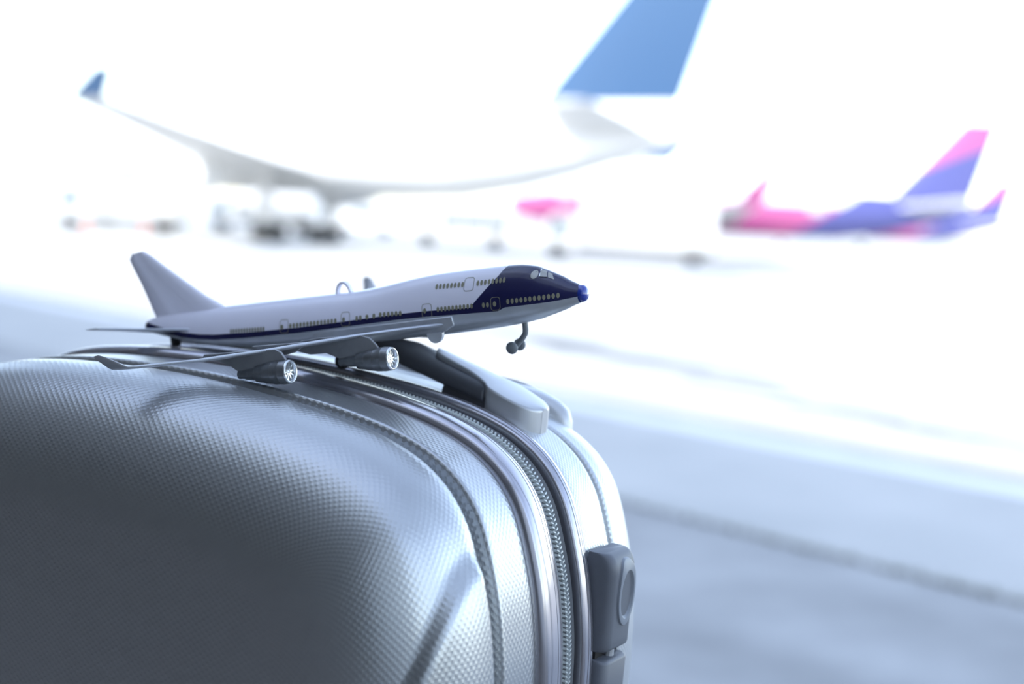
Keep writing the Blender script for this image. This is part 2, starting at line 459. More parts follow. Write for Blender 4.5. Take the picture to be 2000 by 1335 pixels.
def shell(name, sgn, mat, groove_n, edge_n, face_n, lip_n, step):
    # profile from the rim lip over the groove and round to the big face
    prof = [(lip_n, .008), (lip_n + .0008, .0050), (lip_n + .0020, .0034), (lip_n + .0036, .0024), (lip_n + .0055, .0019)]
    prof += [(x, .0017) for x in np.linspace(lip_n + .008, groove_n - .0055, 4)]
    prof += [(groove_n - .0034, .0016), (groove_n - .0024, .0017), (groove_n - .0018, .0020), (groove_n - .0013, .0032), (groove_n - .0009, .0050), (groove_n - .0005, .0072), (groove_n + .0001, .0096), (groove_n + .0010, .0106), (groove_n + .0024, .0106),
             (groove_n + .0031, .0094), (groove_n + .0038, .0070), (groove_n + .0046, .0046), (groove_n + .0056, .0032), (groove_n + .0070, step + .0004)]
    e0 = groove_n + .0085
    rn, ri = face_n - e0, .062
    for k in range(1, 49):
        a = math.pi / 2 * k / 48
        prof.append((e0 + rn * abs(math.sin(a)) ** (2 / 2.25), step + (ri - step) * (1 - abs(math.cos(a)) ** (2 / 2.25))))
    prof = [(sgn * n, i) for n, i in prof]
    v, f, luv = sweep(name, prof, mat)
    J = len(prof); v = [list(p) for p in v]
    # raised corner block low on the sides of the front shell
    if sgn > 0:
        for j, (n, i) in enumerate(prof):
            for k in range(NL):
                z = BP[k, 1]; side = abs(BP[k, 0] - CW / 2) / (CW / 2)
                m_n = smooth(n, groove_n + .0055, groove_n + .009) * (1 - smooth(i, .030, .040))
                m_z = smooth(-z, .116 + i * 3.1, .126 + i * 3.1) * (1 - smooth(-z, .445, .47))
                h = .0042 * m_n * m_z * smooth(side, .72, .8)
                if h > 0:
                    # push along the local outward normal: sideways and forward
                    a = max(0, min(1, i / .03))
                    v[j * NL + k][0] -= math.copysign(1, BP[k, 0] - CW / 2) * h * math.cos(a)
                    v[j * NL + k][1] -= h * math.sin(a) * .9
    # front face, lerped towards the centre with a slight crown, planar texture
    last = np.array(v[(J - 1) * NL:J * NL]); cen = last.mean(0)
    tl = 0
    for j in range(1, J): tl += math.hypot(prof[j][0] - prof[j - 1][0], prof[j][1] - prof[j - 1][1])
    topz = ZT - FLOOR_Z - prof[-1][1]
    prev = (J - 1) * NL
    fr = [.12, .3, .55, .8]
    for q in fr:
        ring = last + (cen - last) * q
        ring[:, 1] += -sgn * .004 * (1 - (1 - q) ** 2)
        b0 = len(v); v += ring.tolist()
        for k in range(NL):
            kk = (k + 1) % NL
            f.append((prev + k, prev + kk, b0 + kk, b0 + k))
        prev = b0
    b0 = len(v); v.append((cen + np.array([0, -sgn * .0042, 0])).tolist())
    for k in range(NL): f.append((prev + k, prev + (k + 1) % NL, b0))
    nq = (J - 1) * NL
    for face in f[nq:]:
        for i in face: luv.append(np.array([-v[i][0], tl + topz - v[i][2]]))
    # orientation
    if sgn < 0:
        f2, l2, p = [], [], 0
        for face in f:
            m = len(face); f2.append(tuple(reversed(face))); l2 += list(reversed(luv[p:p + m])); p += m
        f, luv = f2, l2
    return mesh_obj(name, v, f, mat, case, True, loop_uvs=np.array(luv))

shell('front_shell', 1, M['shell_front'], .0500, .06, .108, .0205, .0022)
shell('rear_shell', -1, M['shell_rear'], .0445, .055, .096, .0175, .0030)

def swept(name, prof, mat, sharp=40):
    v, f, luv = sweep(name, prof, mat)
    return mesh_obj(name, v, f, mat, case, True, loop_uvs=np.array(luv), sharp=sharp)
def ribs(pts): return pts
swept('front_rail', [(.0060, .0035), (.0061, .0006), (.0068, -.0003), (.0082, -.0008), (.0093, -.0010), (.0096, -.0005), (.0099, -.0011),
                     (.0120, -.0014), (.0123, -.0009), (.0126, -.0015), (.0150, -.0017), (.0175, -.0017), (.0192, -.0014), (.0206, -.0007), (.0216, .0004),
                     (.0223, .0020), (.0226, .0050)], M['rail'])
swept('rear_rail', [(-.0112, .0060), (-.0113, .0012), (-.0118, .0002), (-.0130, -.0004), (-.0142, -.0007), (-.0144, -.0002), (-.0146, -.0008),
                    (-.0158, -.0009), (-.0160, -.0004), (-.0162, -.0009), (-.0178, -.0008), (-.0188, -.0002), (-.0196, .0012), (-.0198, .0035)], M['rail'])
swept('zip_tape', [(.0062, .0024), (.0045, .0017), (-.0030, .0016), (-.0070, .0020), (-.0086, .0030), (-.0090, .0058)], M['tape'])
swept('seam_gap', [(-.0088, .0060), (-.0114, .0062)], M['gap'])
swept('piping', [(.0062, .0022), (.0058, .0010), (.0050, .0006), (.0043, .0010), (.0040, .0020)], M['cord'])
def zip_chain():
    mb = MB(); pitch = .0019; cnt = int(BLEN / pitch)
    s_ = np.arange(NL) * BLEN / NL
    P2 = np.vstack([BP, BP[:1]]); N2 = np.vstack([BN, BN[:1]]); s2 = np.r_[s_, BLEN]
    for k in range(cnt):
        for row, (nc, ph) in enumerate(((.00165, 0), (-.0009, .5))):
            s = ((k + ph) * pitch) % BLEN
            p = np.array([np.interp(s, s2, P2[:, 0]), np.interp(s, s2, P2[:, 1])])
            nn = np.array([np.interp(s, s2, N2[:, 0]), np.interp(s, s2, N2[:, 1])]); nn /= np.linalg.norm(nn)
            tt = np.array([nn[1], -nn[0]])
            sk = .0005 * (1 if row else -1)
            def pt(a, n, h):
                q = p + tt * (a + sk * (n - nc) / .0013) + nn * (.0016 - h); return L(q[0], n, q[1])
            w, hn = .00058, .00145
            v = [pt(-w, nc - hn, 0), pt(w, nc - hn, 0), pt(w, nc + hn, 0), pt(-w, nc + hn, 0),
                 pt(-w * .6, nc - hn * .55, .0012), pt(w * .6, nc - hn * .55, .0012), pt(w * .6, nc + hn * .55, .0012), pt(-w * .6, nc + hn * .55, .0012)]
            mb.add(v, [(4, 5, 6, 7), (0, 1, 5, 4), (1, 2, 6, 5), (2, 3, 7, 6), (3, 0, 4, 7)])
    o = mb.build('zip_chain', M['teeth'], case, smooth=False); o['kind'] = 'stuff'
zip_chain()

def ztop(u): 
    e = min(u, CW - u); return ZT - float(np.interp(e, PE, PD))

# --- carry handle on top
HN, HC = -.0345, .150      # handle line across the depth, and its middle along the width
def d_section(hw, h, flat=.35, seg=14):
    """D-shaped section: (dn, dz), flat underside, domed top"""
    pts = [(-hw * .92, 0), (-hw, h * flat * .6)]
    for k in range(seg + 1):
        a = math.pi * k / seg
        pts.append((-hw * math.cos(a), h * flat + h * (1 - flat) * abs(math.sin(a)) ** .8))
    pts += [(hw, h * flat * .6), (hw * .92, 0)]
    return pts
def hz(u):   # underside height of the grip
    e = min(u, 2 * HC - u)
    return float(np.interp(e, [.063, .066, .083, .097, .114, .133, .152], [-.0856, -.0847, -.0811, -.0778, -.0738, -.0730, -.0732]))
hb = MB(); rings = []
us = np.linspace(.0655, 2 * HC - .0655, 46)
for u in us:
    rings.append([L(u, HN + dn, hz(u) + dz) for dn, dz in d_section(.0126, .0088)])
hb.loft(rings); hb.build('grip', M['grip'], case, sharp=50, bevel=.0008)
def tongue_outline(u, right):
    pass
for side in (0, 1):
    def LL(u, n, z): return L(u if side == 0 else 2 * HC - u, n, z)
    def zsh(u): return ztop(u if side == 0 else 2 * HC - u)
    def flip(mb):
        if side: mb.f = [tuple(reversed(q)) for q in mb.f]
        return mb
    # end cap: rounded body on the shell, its sloping top running into the tongue over the grip
    def ctop(u): return float(np.interp(u, [.039, .0435, .053, .063, .067, .078, .0985], [-.0849, -.0835, -.0804, -.0768, -.0751, -.0714, -.0658]))
    def chw(u):
        u -= .003
        if u < .056:
            t = max(0.0, (u - .0378) / .0182); return .0128 * max(.02, (1 - (1 - t) ** 2.3)) ** (1 / 2.3)
        return float(np.interp(u, [.056, .0605, .0615, .064, .068, .074, .085, .0915, .0940, .0952, .0957], [.0128, .0126, .0118, .0098, .0080, .0066, .0056, .0050, .0040, .0024, .0008]))
    us_ = [.0378 + .0182 * (1 - math.cos(math.pi / 2 * k / 14)) for k in range(15)] + [.058, .0600, .0614, .0616, .0628, .064, .066, .068, .071, .074, .079, .085, .089, .0915, .0928, .0940, .0947, .0952, .0957]
    us_ = [u + .003 for u in us_]
    mb = MB(); rings = []
    for u in us_:
        hw = chw(u); zt_ = ctop(u); zb = zsh(u) - .004 if u < .0645 else zt_ - .0062
        er = min(.0014, hw * .4)
        # the edge sinks towards the rounded end, the crown stays level
        sec = [(-hw, zb), (-hw, zt_ - .0020)]
        for k in range(1, 5):
            a = math.pi / 2 * k / 4; sec.append((-hw + er * (1 - math.cos(a)), zt_ - .0020 + .0014 * math.sin(a)))
        sec += [(-hw * .45, zt_ - .0001), (0, zt_), (hw * .45, zt_ - .0001)]
        for k in range(4, 0, -1):
            a = math.pi / 2 * k / 4; sec.append((hw - er * (1 - math.cos(a)), zt_ - .0020 + .0014 * math.sin(a)))
        sec += [(hw, zt_ - .0020), (hw, zb)]
        rings.append([LL(u, HN - dn, z) for dn, z in sec])
    mb.loft(rings); flip(mb).build('handle_mount', M['cap_silver'], case, sharp=42)
    # dark foot under the grip
    mb = MB()
    lo = [LL(u, n, zsh(u) - .004) for u, n in ((.0620, HN - .011), (.0880, HN - .011), (.0880, HN + .0125), (.0620, HN + .0125))]
    hi = [LL(u, n, hz(u) + .001) for u, n in ((.0620, HN - .011), (.0870, HN - .011), (.0870, HN + .0115), (.0620, HN + .0115))]
    mb.loft([lo, hi]); flip(mb).build('handle_foot', M['handle_plastic'], case, sharp=30, bevel=.0008)

# --- trolley handle housing at the back of the top
mb = MB()
pr = []
for (su, hgt) in [(.124, -.012), (.1235, -.004), (.121, .0005), (.116, .0025), (.107, .0032)]:
    ring = []
    for k in range(40):
        a = 2 * math.pi * k / 40
        cu = math.copysign(abs(math.cos(a)) ** .55, math.cos(a)); cn = math.copysign(abs(math.sin(a)) ** .8, math.sin(a))
        u = .158 + (su - .012) * cu; n = -.0700 + (.009 * (su - .102) / .022 + .003) * cn
        ring.append(L(u, n, min(ztop(min(max(u, .03), CW - .03)), -.0832) + hgt))
    pr.append(ring)
mb.loft(pr); mb.build('trolley_housing', M['cap_silver'], case, sharp=50)
# trolley grip bar lying in the housing
mb = MB(); mb.tube([L(CW / 2 + d, -.070, ZT - .004) for d in np.linspace(-.045, .045, 12)], .005, 12)
mb.build('trolley_grip', M['handle_plastic'], case)

# --- side carry handle on the right flank of the rear shell
def side_block(name, z0, z1, round_top, round_bot, mat, n0=-.0205, n1=-.0415, uo=-.0065, ui=.006, notch=False):
    """upright rounded bar against the flank; section in (n, u)"""
    sec = []
    r1, r2 = .0045, .0025
    for k in range(7):
        a = math.pi / 2 * k / 6; sec.append((n0 - r1 + r1 * math.cos(a), uo + r1 - r1 * math.sin(a)))
    for k in range(7):
        a = math.pi / 2 * k / 6; sec.append((n1 + r2 - r2 * math.sin(a), uo + r2 - r2 * math.cos(a)))
    sec = [(n0, ui)] + sec + [(n1, ui)]
    zs = []
    R = .009
    if round_top:
        for k in range(9):
            a = math.pi / 2 * k / 8; zs.append((z0 - R * (1 - math.sin(a)) if False else z0 - R + R * math.cos(math.pi / 2 - a) if False else z0 - R * (1 - math.sin(a)), R * (1 - math.cos(a)) ))
        zs = [(z0 - R * (1 - math.cos(math.pi / 2 * k / 8)), R * .62 * (1 - math.sin(math.pi / 2 * k / 8))) for k in range(9)]
    else:
        zs = [(z0, .0016), (z0 - .0006, .0006), (z0 - .0016, 0)]
    for z in np.linspace(zs[-1][0], z1 + .002, 10)[1:]: zs.append((z, 0))
    zs += [(z1 + .0006, .0006), (z1, .0016)]
    mb = MB(); rings = []
    for z, d in zs:
        ring = []
        for n, u in sec:
            if u < ui - 1e-9: u2 = min(u + d, ui - .0001)
            else: u2 = u
            ring.append(L(u2, n, z))
        rings.append(ring)
    mb.loft(rings); return mb.build(name, mat, case, sharp=38)
sh = side_block('side_handle', -.1375, -.1790, True, False, M['side_plastic'])
side_block('side_handle_bar', -.1828, -.330, False, False, M['side_plastic'])
side_block('side_handle_base', -.3340, -.380, False, False, M['side_plastic'])
for (za, zb) in ((-.1780, -.1840), (-.329, -.335)):
    mb = MB(); v = [L(u, n, z) for z in (za, zb) for n in (-.0225, -.0425) for u in (.0065, -.0005)]
    mb.add(v, [(0, 2, 3, 1), (4, 5, 7, 6), (0, 1, 5, 4), (2, 6, 7, 3), (0, 4, 6, 2), (1, 3, 7, 5)])
    mb.build('hinge_recess', M['gap'], case, smooth=False)
    mb = MB(); mb.tube([L(-.0018, -.0325, za + .001), L(-.0018, -.0325, zb - .001)], .0022, 10)
    mb.build('hinge_pin', M['cap_silver'], case)
# inlaid thumb plate with a concave oval, on the outer face of the upper block
def thumb_plate():
    cn, cz, rn, rz = -.0335, -.1555, .0058, .0105
    mb = MB(); seg = 40; rings = []
    for s, du in ((1.30, .0002), (1.26, -.0007), (1.16, -.0009), (1.0, -.0008), (.94, -.0003), (.8, .0010), (.5, .0020), (.2, .0024)):
        ring = []
        for k in range(seg):
            a = 2 * math.pi * k / seg
            n = cn + rn * s * math.cos(a); z = cz + rz * s * math.sin(a)
            if s > 1.05 and math.sin(a) > 0: z = cz + rz * s * math.sin(a) * 1.15
            if s > 1.05 and math.sin(a) > .3 and math.cos(a) > 0: n += .0022 * (math.sin(a) - .3)
            d = max(0, (z - (-.1375 - .009)) / .009)
            uo = -.0066 + (.0056 * (1 - math.sqrt(max(0, 1 - d * d))) if d > 0 else 0)
            ring.append(L(uo + du, n, min(z, -.1392)))
        rings.append(ring)
    mb.loft(rings, cap0=False); mb.build('thumb_plate', M['side_button'], sh, sharp=35)
thumb_plate()

# --- feet: four twin casters
for cu in (.05, CW - .05):
    for cn in (.07, -.07):
        c = L(cu, cn, FLOOR_Z)
        drop = (case_mtx @ Vector((c[0], c[1], 0))).z - FLOOR_Z      # stem length that makes this wheel touch
        mb = MB(); mb.lathe([(.018 - drop, .010), (.030 - drop, .017), (.055, .020)], 'z', (c[0], c[1], 0), 20)
        ho = mb.build('caster_housing', M['handle_plastic'], case)
        for s in (-1, 1):
            mb = MB(); mb.lathe([(-.005, .014), (-.004, .0175), (.004, .0175), (.005, .014)], 'y', (c[0] - .004, c[1] + s * .008, .0175 - drop), 24)
            mb.build('wheel', M['rubber'], ho)

# ------------------------------------------------------------------ toy airliner
TO = np.array([-0.17435478, 0.68097844, -0.06420100])
TM = np.array([[0.89514963, 0.40015477, -0.19642630], [-0.41741513, 0.90709011, -0.05433369], [0.15643447, 0.13062809, 0.97901203]])
toy = empty('toy_airplane', Matrix(((*TM[0], TO[0]), (*TM[1], TO[1]), (*TM[2], TO[2]), (0, 0, 0, 1))))
tag(toy, 'white and navy plastic toy jumbo jet with silver wings, resting on the suitcase', 'toy airplane')
mm = 0.001
# x, top, bottom, half width, seam height
FS = np.array([
    [-.3, 2.2, -1.4, 2.2, .3], [.2, 3.0, -2.2, 3.6, .2], [1.2, 3.5, -2.8, 4.2, 0], [6, 4.6, -4.0, 5.6, -1.2], [14, 5.1, -5.8, 7.2, -3.2], [25, 5.6, -8.2, 9.0, -5.6], [36, 6.0, -10.6, 10.4, -7.0], [45, 6.3, -12, 11.2, -7.6],
    [63, 6.7, -14, 12.1, -7.8], [92, 7.2, -15.4, 12.5, -7.4], [119, 7.5, -15.6, 12.5, -6.3], [132, 8.6, -15.4, 12.5, -5.7], [145, 10.4, -15.2, 12.5, -5.1],
    [158, 11.7, -14.9, 12.5, -4.9], [171, 12.1, -14.3, 12.5, -5.0], [186, 12.35, -13.5, 12.2, -5.1], [191.5, 12.4, -13.1, 12.0, -5.1], [195, 12.4, -12.8, 11.8, -3.8],
    [203, 12.1, -12.0, 10.9, -3.7], [207, 11.2, -11.2, 10.3, -3.6], [210, 9.8, -10.5, 9.6, -3.6], [214, 7.6, -9.4, 8.6, -3.5], [218, 5.0, -8.1, 7.3, -3.3], [221, 3.4, -7.0, 6.1, -3.1], [225.0, 1.3, -5.8, 4.6, -2.8]])
def fs(x): return [float(np.interp(x, FS[:, 0], FS[:, i])) for i in range(1, 5)]
def spl_fs():
    xs = []
    for a, b in zip(FS[:-1, 0], FS[1:, 0]):
        n = max(1, int((b - a) / 2.2)); xs += list(np.linspace(a, b, n, endpoint=False))
    return xs + [FS[-1, 0]]
XS = spl_fs()
# smooth the station table a little
SM = np.array([[x] + fs(x) for x in XS])
for _ in range(3):
    SM[2:-2, 1:4] = .5 * SM[2:-2, 1:4] + .25 * (SM[1:-3, 1:4] + SM[3:-1, 1:4])
def st(x): return [float(np.interp(x, SM[:, 0], SM[:, i])) for i in range(1, 5)]
def side_y(x, z):
    tp, bt, w, zc = st(x)
    if z >= zc:
        s = min(1, (z - zc) / (tp - zc)); return w * math.sqrt(max(0, 1 - s * s)) ** 1.0 * (1 - .10 * s)
    s = min(1, (zc - z) / (zc - bt)); return w * max(0, 1 - s ** 2.3) ** (1 / 2.3)

def hull_mats():
    m, nt, b = nodes_of('toy_hull_paint')
    uv = nt.nodes.new('ShaderNodeUVMap'); uv.uv_map = 'UVMap'
    s = nt.nodes.new('ShaderNodeSeparateXYZ'); nt.links.new(uv.outputs[0], s.inputs[0])
    x, d = s.outputs[0], s.outputs[1]       # x along hull [m], d = height above the seam [m]
    line = mnode(nt, 'ADD', mnode(nt, 'MULTIPLY', d, 1.08), 0.1762)
    nose = mnode(nt, 'GREATER_THAN', x, line)
    stripe = mnode(nt, 'LESS_THAN', d, 0.0024)
    fac = mnode(nt, 'MAXIMUM', nose, stripe)
    mx = nt.nodes.new('ShaderNodeMix'); mx.data_type = 'RGBA'
    mx.inputs['A'].default_value = (0.84, 0.82, 0.92, 1); mx.inputs['B'].default_value = (0.012, 0.013, 0.065, 1)
    nt.links.new(fac, mx.inputs['Factor']); nt.links.new(mx.outputs['Result'], b.inputs['Base Color'])
    b.inputs['Roughness'].default_value = 0.22
    b.inputs['Coat Weight'].default_value = 0.3
    return m
M['hull'] = hull_mats()
M['toy_white'] = plain('toy_white', (0.84, 0.82, 0.92), 0.3)
M['toy_silver'] = plain('toy_silver', (0.50, 0.53, 0.57), 0.32, 0.35, noise=.12, nscale=120)
M['toy_wing'] = plain('toy_wing', (0.52, 0.54, 0.58), 0.3, 0.5, noise=.2, nscale=160, bump=.0002, bscale=260)
M['toy_engine'] = plain('toy_engine', (0.22, 0.23, 0.245), 0.28, 0.6, noise=.45, nscale=240, bump=.0002, bscale=400)
M['toy_chrome'] = plain('toy_chrome', (0.80, 0.82, 0.84), 0.15, 0.8)
M['toy_pylon'] = plain('toy_pylon', (0.25, 0.255, 0.27), 0.42, 0.25, noise=.15, nscale=300)
M['toy_print'] = plain('toy_print', (0.25, 0.24, 0.17), 0.4)
M['toy_lens'] = plain('toy_lens', (0.02, 0.05, 0.36), 0.08, 0.0, coat=1.0)
M['toy_gear'] = plain('toy_gear', (0.20, 0.22, 0.24), 0.5)
M['toy_black'] = plain('toy_black', (0.012, 0.011, 0.011), 0.3)
M['toy_cockpit'] = plain('toy_cockpit', (0.36, 0.36, 0.34), 0.15, coat=.6)

def toy_hull():
    nu, nlo = 28, 20
    V, UVs, Fc = [], [], []
    for row in SM:
        x, tp, bt, w, zc = row
        for k in range(nu + 1):
            t = math.pi * k / nu; s = math.sin(t)
            z = zc + (tp - zc) * s
            y = w * math.cos(t) * (1 - .10 * s)
            V.append((x * mm, -y * mm, z * mm)); UVs.append((x * mm, (z - zc) * mm))
    n = nu + 1
    for j in range(len(SM) - 1):
        for k in range(nu): Fc.append((j * n + k, (j + 1) * n + k, (j + 1) * n + k + 1, j * n + k + 1))
    Fc.append(tuple(range(n)))
    up_ = mesh_obj('upper_hull', V, Fc, M['hull'], toy, True, uvs=UVs, sharp=60)
    V, Fc = [], []
    for row in SM:
        x, tp, bt, w, zc = row
        for k in range(nlo + 1):
            t = math.pi * k / nlo; s = math.sin(t); c = math.cos(t)
            z = zc - (zc - bt) * abs(s) ** (2 / 2.3)
            y = (w + .22) * math.copysign(abs(c) ** (2 / 2.3), c)
            V.append((x * mm, y * mm, z * mm))
    n = nlo + 1
    for j in range(len(SM) - 1):
        for k in range(nlo): Fc.append((j * n + k, (j + 1) * n + k, (j + 1) * n + k + 1, j * n + k + 1))
        Fc.append((j * n + nlo, (j + 1) * n + nlo, (j + 1) * n, j * n))
    Fc.append(tuple(range(n)))
    lo = mesh_obj('lower_hull', V, [tuple(q) for q in Fc], M['toy_silver'], toy, True, sharp=45)
    return up_, lo
hull_up, hull_lo = toy_hull()

# nose lens
mb = MB(); prof = [(224.0, 3.6), (224.8, 3.75), (225.3, 3.6)]
prof += [(225.3 + 2.7 * math.sin(a), 3.6 * math.cos(a) ** .8) for a in np.linspace(.1, 1.52, 10)]
mb.lathe([(h * mm, r * mm) for h, r in prof], 'x', (0, 0, -2.2 * mm), 24); mb.build('nose_lens', M['toy_lens'], toy, sharp=60)

# printed windows and doors, thin decals following the hull
def sk(x, z, off=.14): return (x * mm, -(side_y(x, z) + off) * mm, z * mm)
def win(x, z, rx=.80, rz=1.1, mat='toy_print', name='window_print', seg=10):
    mb = MB(); mb.add([sk(x, z)] + [sk(x + rx * math.cos(2 * math.pi * k / seg), z + rz * math.sin(2 * math.pi * k / seg)) for k in range(seg)],
                      [(0, 1 + k, 1 + (k + 1) % seg) for k in range(seg)])
    return mb.build(name, M[mat], hull_up, smooth=True)
def row(x0, x1, z0, z1, n, **kw):
    for k in range(n):
        t = k / max(1, n - 1); win(x0 + (x1 - x0) * t, z0 + (z1 - z0) * t, rx=min(.8, .37 * abs(x1 - x0) / max(1, n - 1)), **kw)
row(162.7, 175.2, 7.0, 6.9, 8)
row(182.4, 194.6, 6.9, 7.2, 8)
row(196.5, 217.5, -1.5, -1.3, 12)
row(185.3, 187.2, -2.1, -2.1, 2)
win(190.4, -2.0)
row(163.8, 179.8, -2.2, -2.0, 10)
win(157.4, -2.3)
row(135.3, 145.3, -2.4, -2.5, 6)
row(123.2, 125.1, -3.1, -3.0, 2); win(128.5, -2.9); win(132.0, -2.7)
win(116.4, -3.2)
row(88.2, 112.1, -4.0, -3.4, 14)
win(83.6, -4.2)
row(55.1, 73.5, -4.3, -4.4, 13)
def door(x0, x1, z0, z1):
    mb = MB(); seg = 6; r = 1.3; o_, i_ = [], []
    for (cx, cz, a0) in ((x1 - r, z1 - r, 0), (x0 + r, z1 - r, 90), (x0 + r, z0 + r, 180), (x1 - r, z0 + r, 270)):
        for k in range(seg + 1):
            a = math.radians(a0 + 90 * k / seg)
            o_.append((cx + r * math.cos(a), cz + r * math.sin(a))); i_.append((cx + (r - .22) * math.cos(a), cz + (r - .22) * math.sin(a)))
    # split long sides so that the line follows the curved hull
    def dens(P):
        out = []
        for a, b in zip(P, P[1:] + P[:1]):
            d = math.hypot(b[0] - a[0], b[1] - a[1]); n = 5 if d > 2 else 1
            out += [(a[0] + (b[0] - a[0]) * k / n, a[1] + (b[1] - a[1]) * k / n) for k in range(n)]
        return out
    O_, I_ = dens(o_), dens(i_); n = min(len(O_), len(I_)); 
    v = [sk(*p) for p in O_[:n]] + [sk(*p) for p in I_[:n]]
    mb.add(v, [(k, (k + 1) % n, n + (k + 1) % n, n + k) for k in range(n)])
    mb.build('door_outline', M['toy_print'], hull_up)
door(175.9, 180.6, 4.1, 9.5); door(188.6, 193.0, -4.7, .8); door(156.0, 160.8, -5.4, .6); door(115.0, 119.6, -6.2, 0.0); door(82.4, 87.1, -7.0, -1.0)
# cockpit glazing
win(207.4, 8.0, 1.5, 1.6, 'toy_cockpit', 'cockpit_window', 14)
mb = MB()
def quadpatch(pts, name, mat, off=.25):
    mb = MB(); n = 4
    P = [np.array(p, float) for p in pts]; v = []
    for i in range(n + 1):
        for j in range(n + 1):
            a, b = i / n, j / n
            q = (P[0] * (1 - a) + P[1] * a) * (1 - b) + (P[3] * (1 - a) + P[2] * a) * b
            v.append(sk(q[0], q[1], off))
    mb.add(v, [(i * (n + 1) + j, (i + 1) * (n + 1) + j, (i + 1) * (n + 1) + j + 1, i * (n + 1) + j + 1) for i in range(n) for j in range(n)])
    mb.build(name, M[mat], hull_up)
quadpatch([(209.6, 6.9), (212.6, 6.6), (211.6, 8.5), (209.4, 9.4)], 'cockpit_window', 'toy_cockpit')
quadpatch([(213.0, 6.2), (215.6, 5.0), (214.0, 7.2), (212.2, 8.1)], 'cockpit_window', 'toy_cockpit')
# white L-shaped highlight on the cockpit window, modelled as a raised strip
mb = MB(); mb.tube([sk(209.2, 9.6, .3), sk(209.5, 7.0, .3), sk(212.6, 6.4, .3)], .22 * mm, 6); mb.build('window_glint', M['toy_chrome'], hull_up)

# tail fin
def fin():
    te = [(5.4, 3.4), (2.6, 12), (-.6, 21.5), (-3.4, 29), (-4.5, 32.3), (-4.0, 34.0)]
    le = [(45.5, 5.6), (35.2, 12.6), (22.5, 22.2), (12.6, 30.0), (9.2, 32.9), (5.6, 35.2)]
    hts = np.linspace(0, 1, 6)
    zz = [3.4, 12, 20, 28, 33, 35.8]
    TE = [(5.6, 3.4), (2.8, 12), (.2, 20), (-3.0, 28), (-4.7, 32.6), (-3.0, 35.2)]
    LE = [(47.5, 5.2), (36.0, 12), (25.5, 20), (15.2, 28), (8.8, 33.2), (4.0, 36.0)]
    mb = MB(); rings = []
    ck = [(0, .25), (.04, .55), (.2, .9), (.28, 1.0), (.36, .86), (.6, .95), (.8, 1.0), (.93, .75), (.985, .4), (1, .12)]
    for (tx, tz), (lx, lz), hw in zip(TE, LE, [2.4, 2.1, 1.8, 1.5, 1.15, .6]):
        a = [((tx + (lx - tx) * c), -hw * t, tz + (lz - tz) * c) for c, t in ck]
        b = [((tx + (lx - tx) * c), hw * t, tz + (lz - tz) * c) for c, t in reversed(ck)]
        rings.append([(x * mm, y * mm, z * mm) for x, y, z in a + b])
    mb.loft(rings); return mb.build('tail_fin', M['toy_white'], toy, sharp=60)
fin()

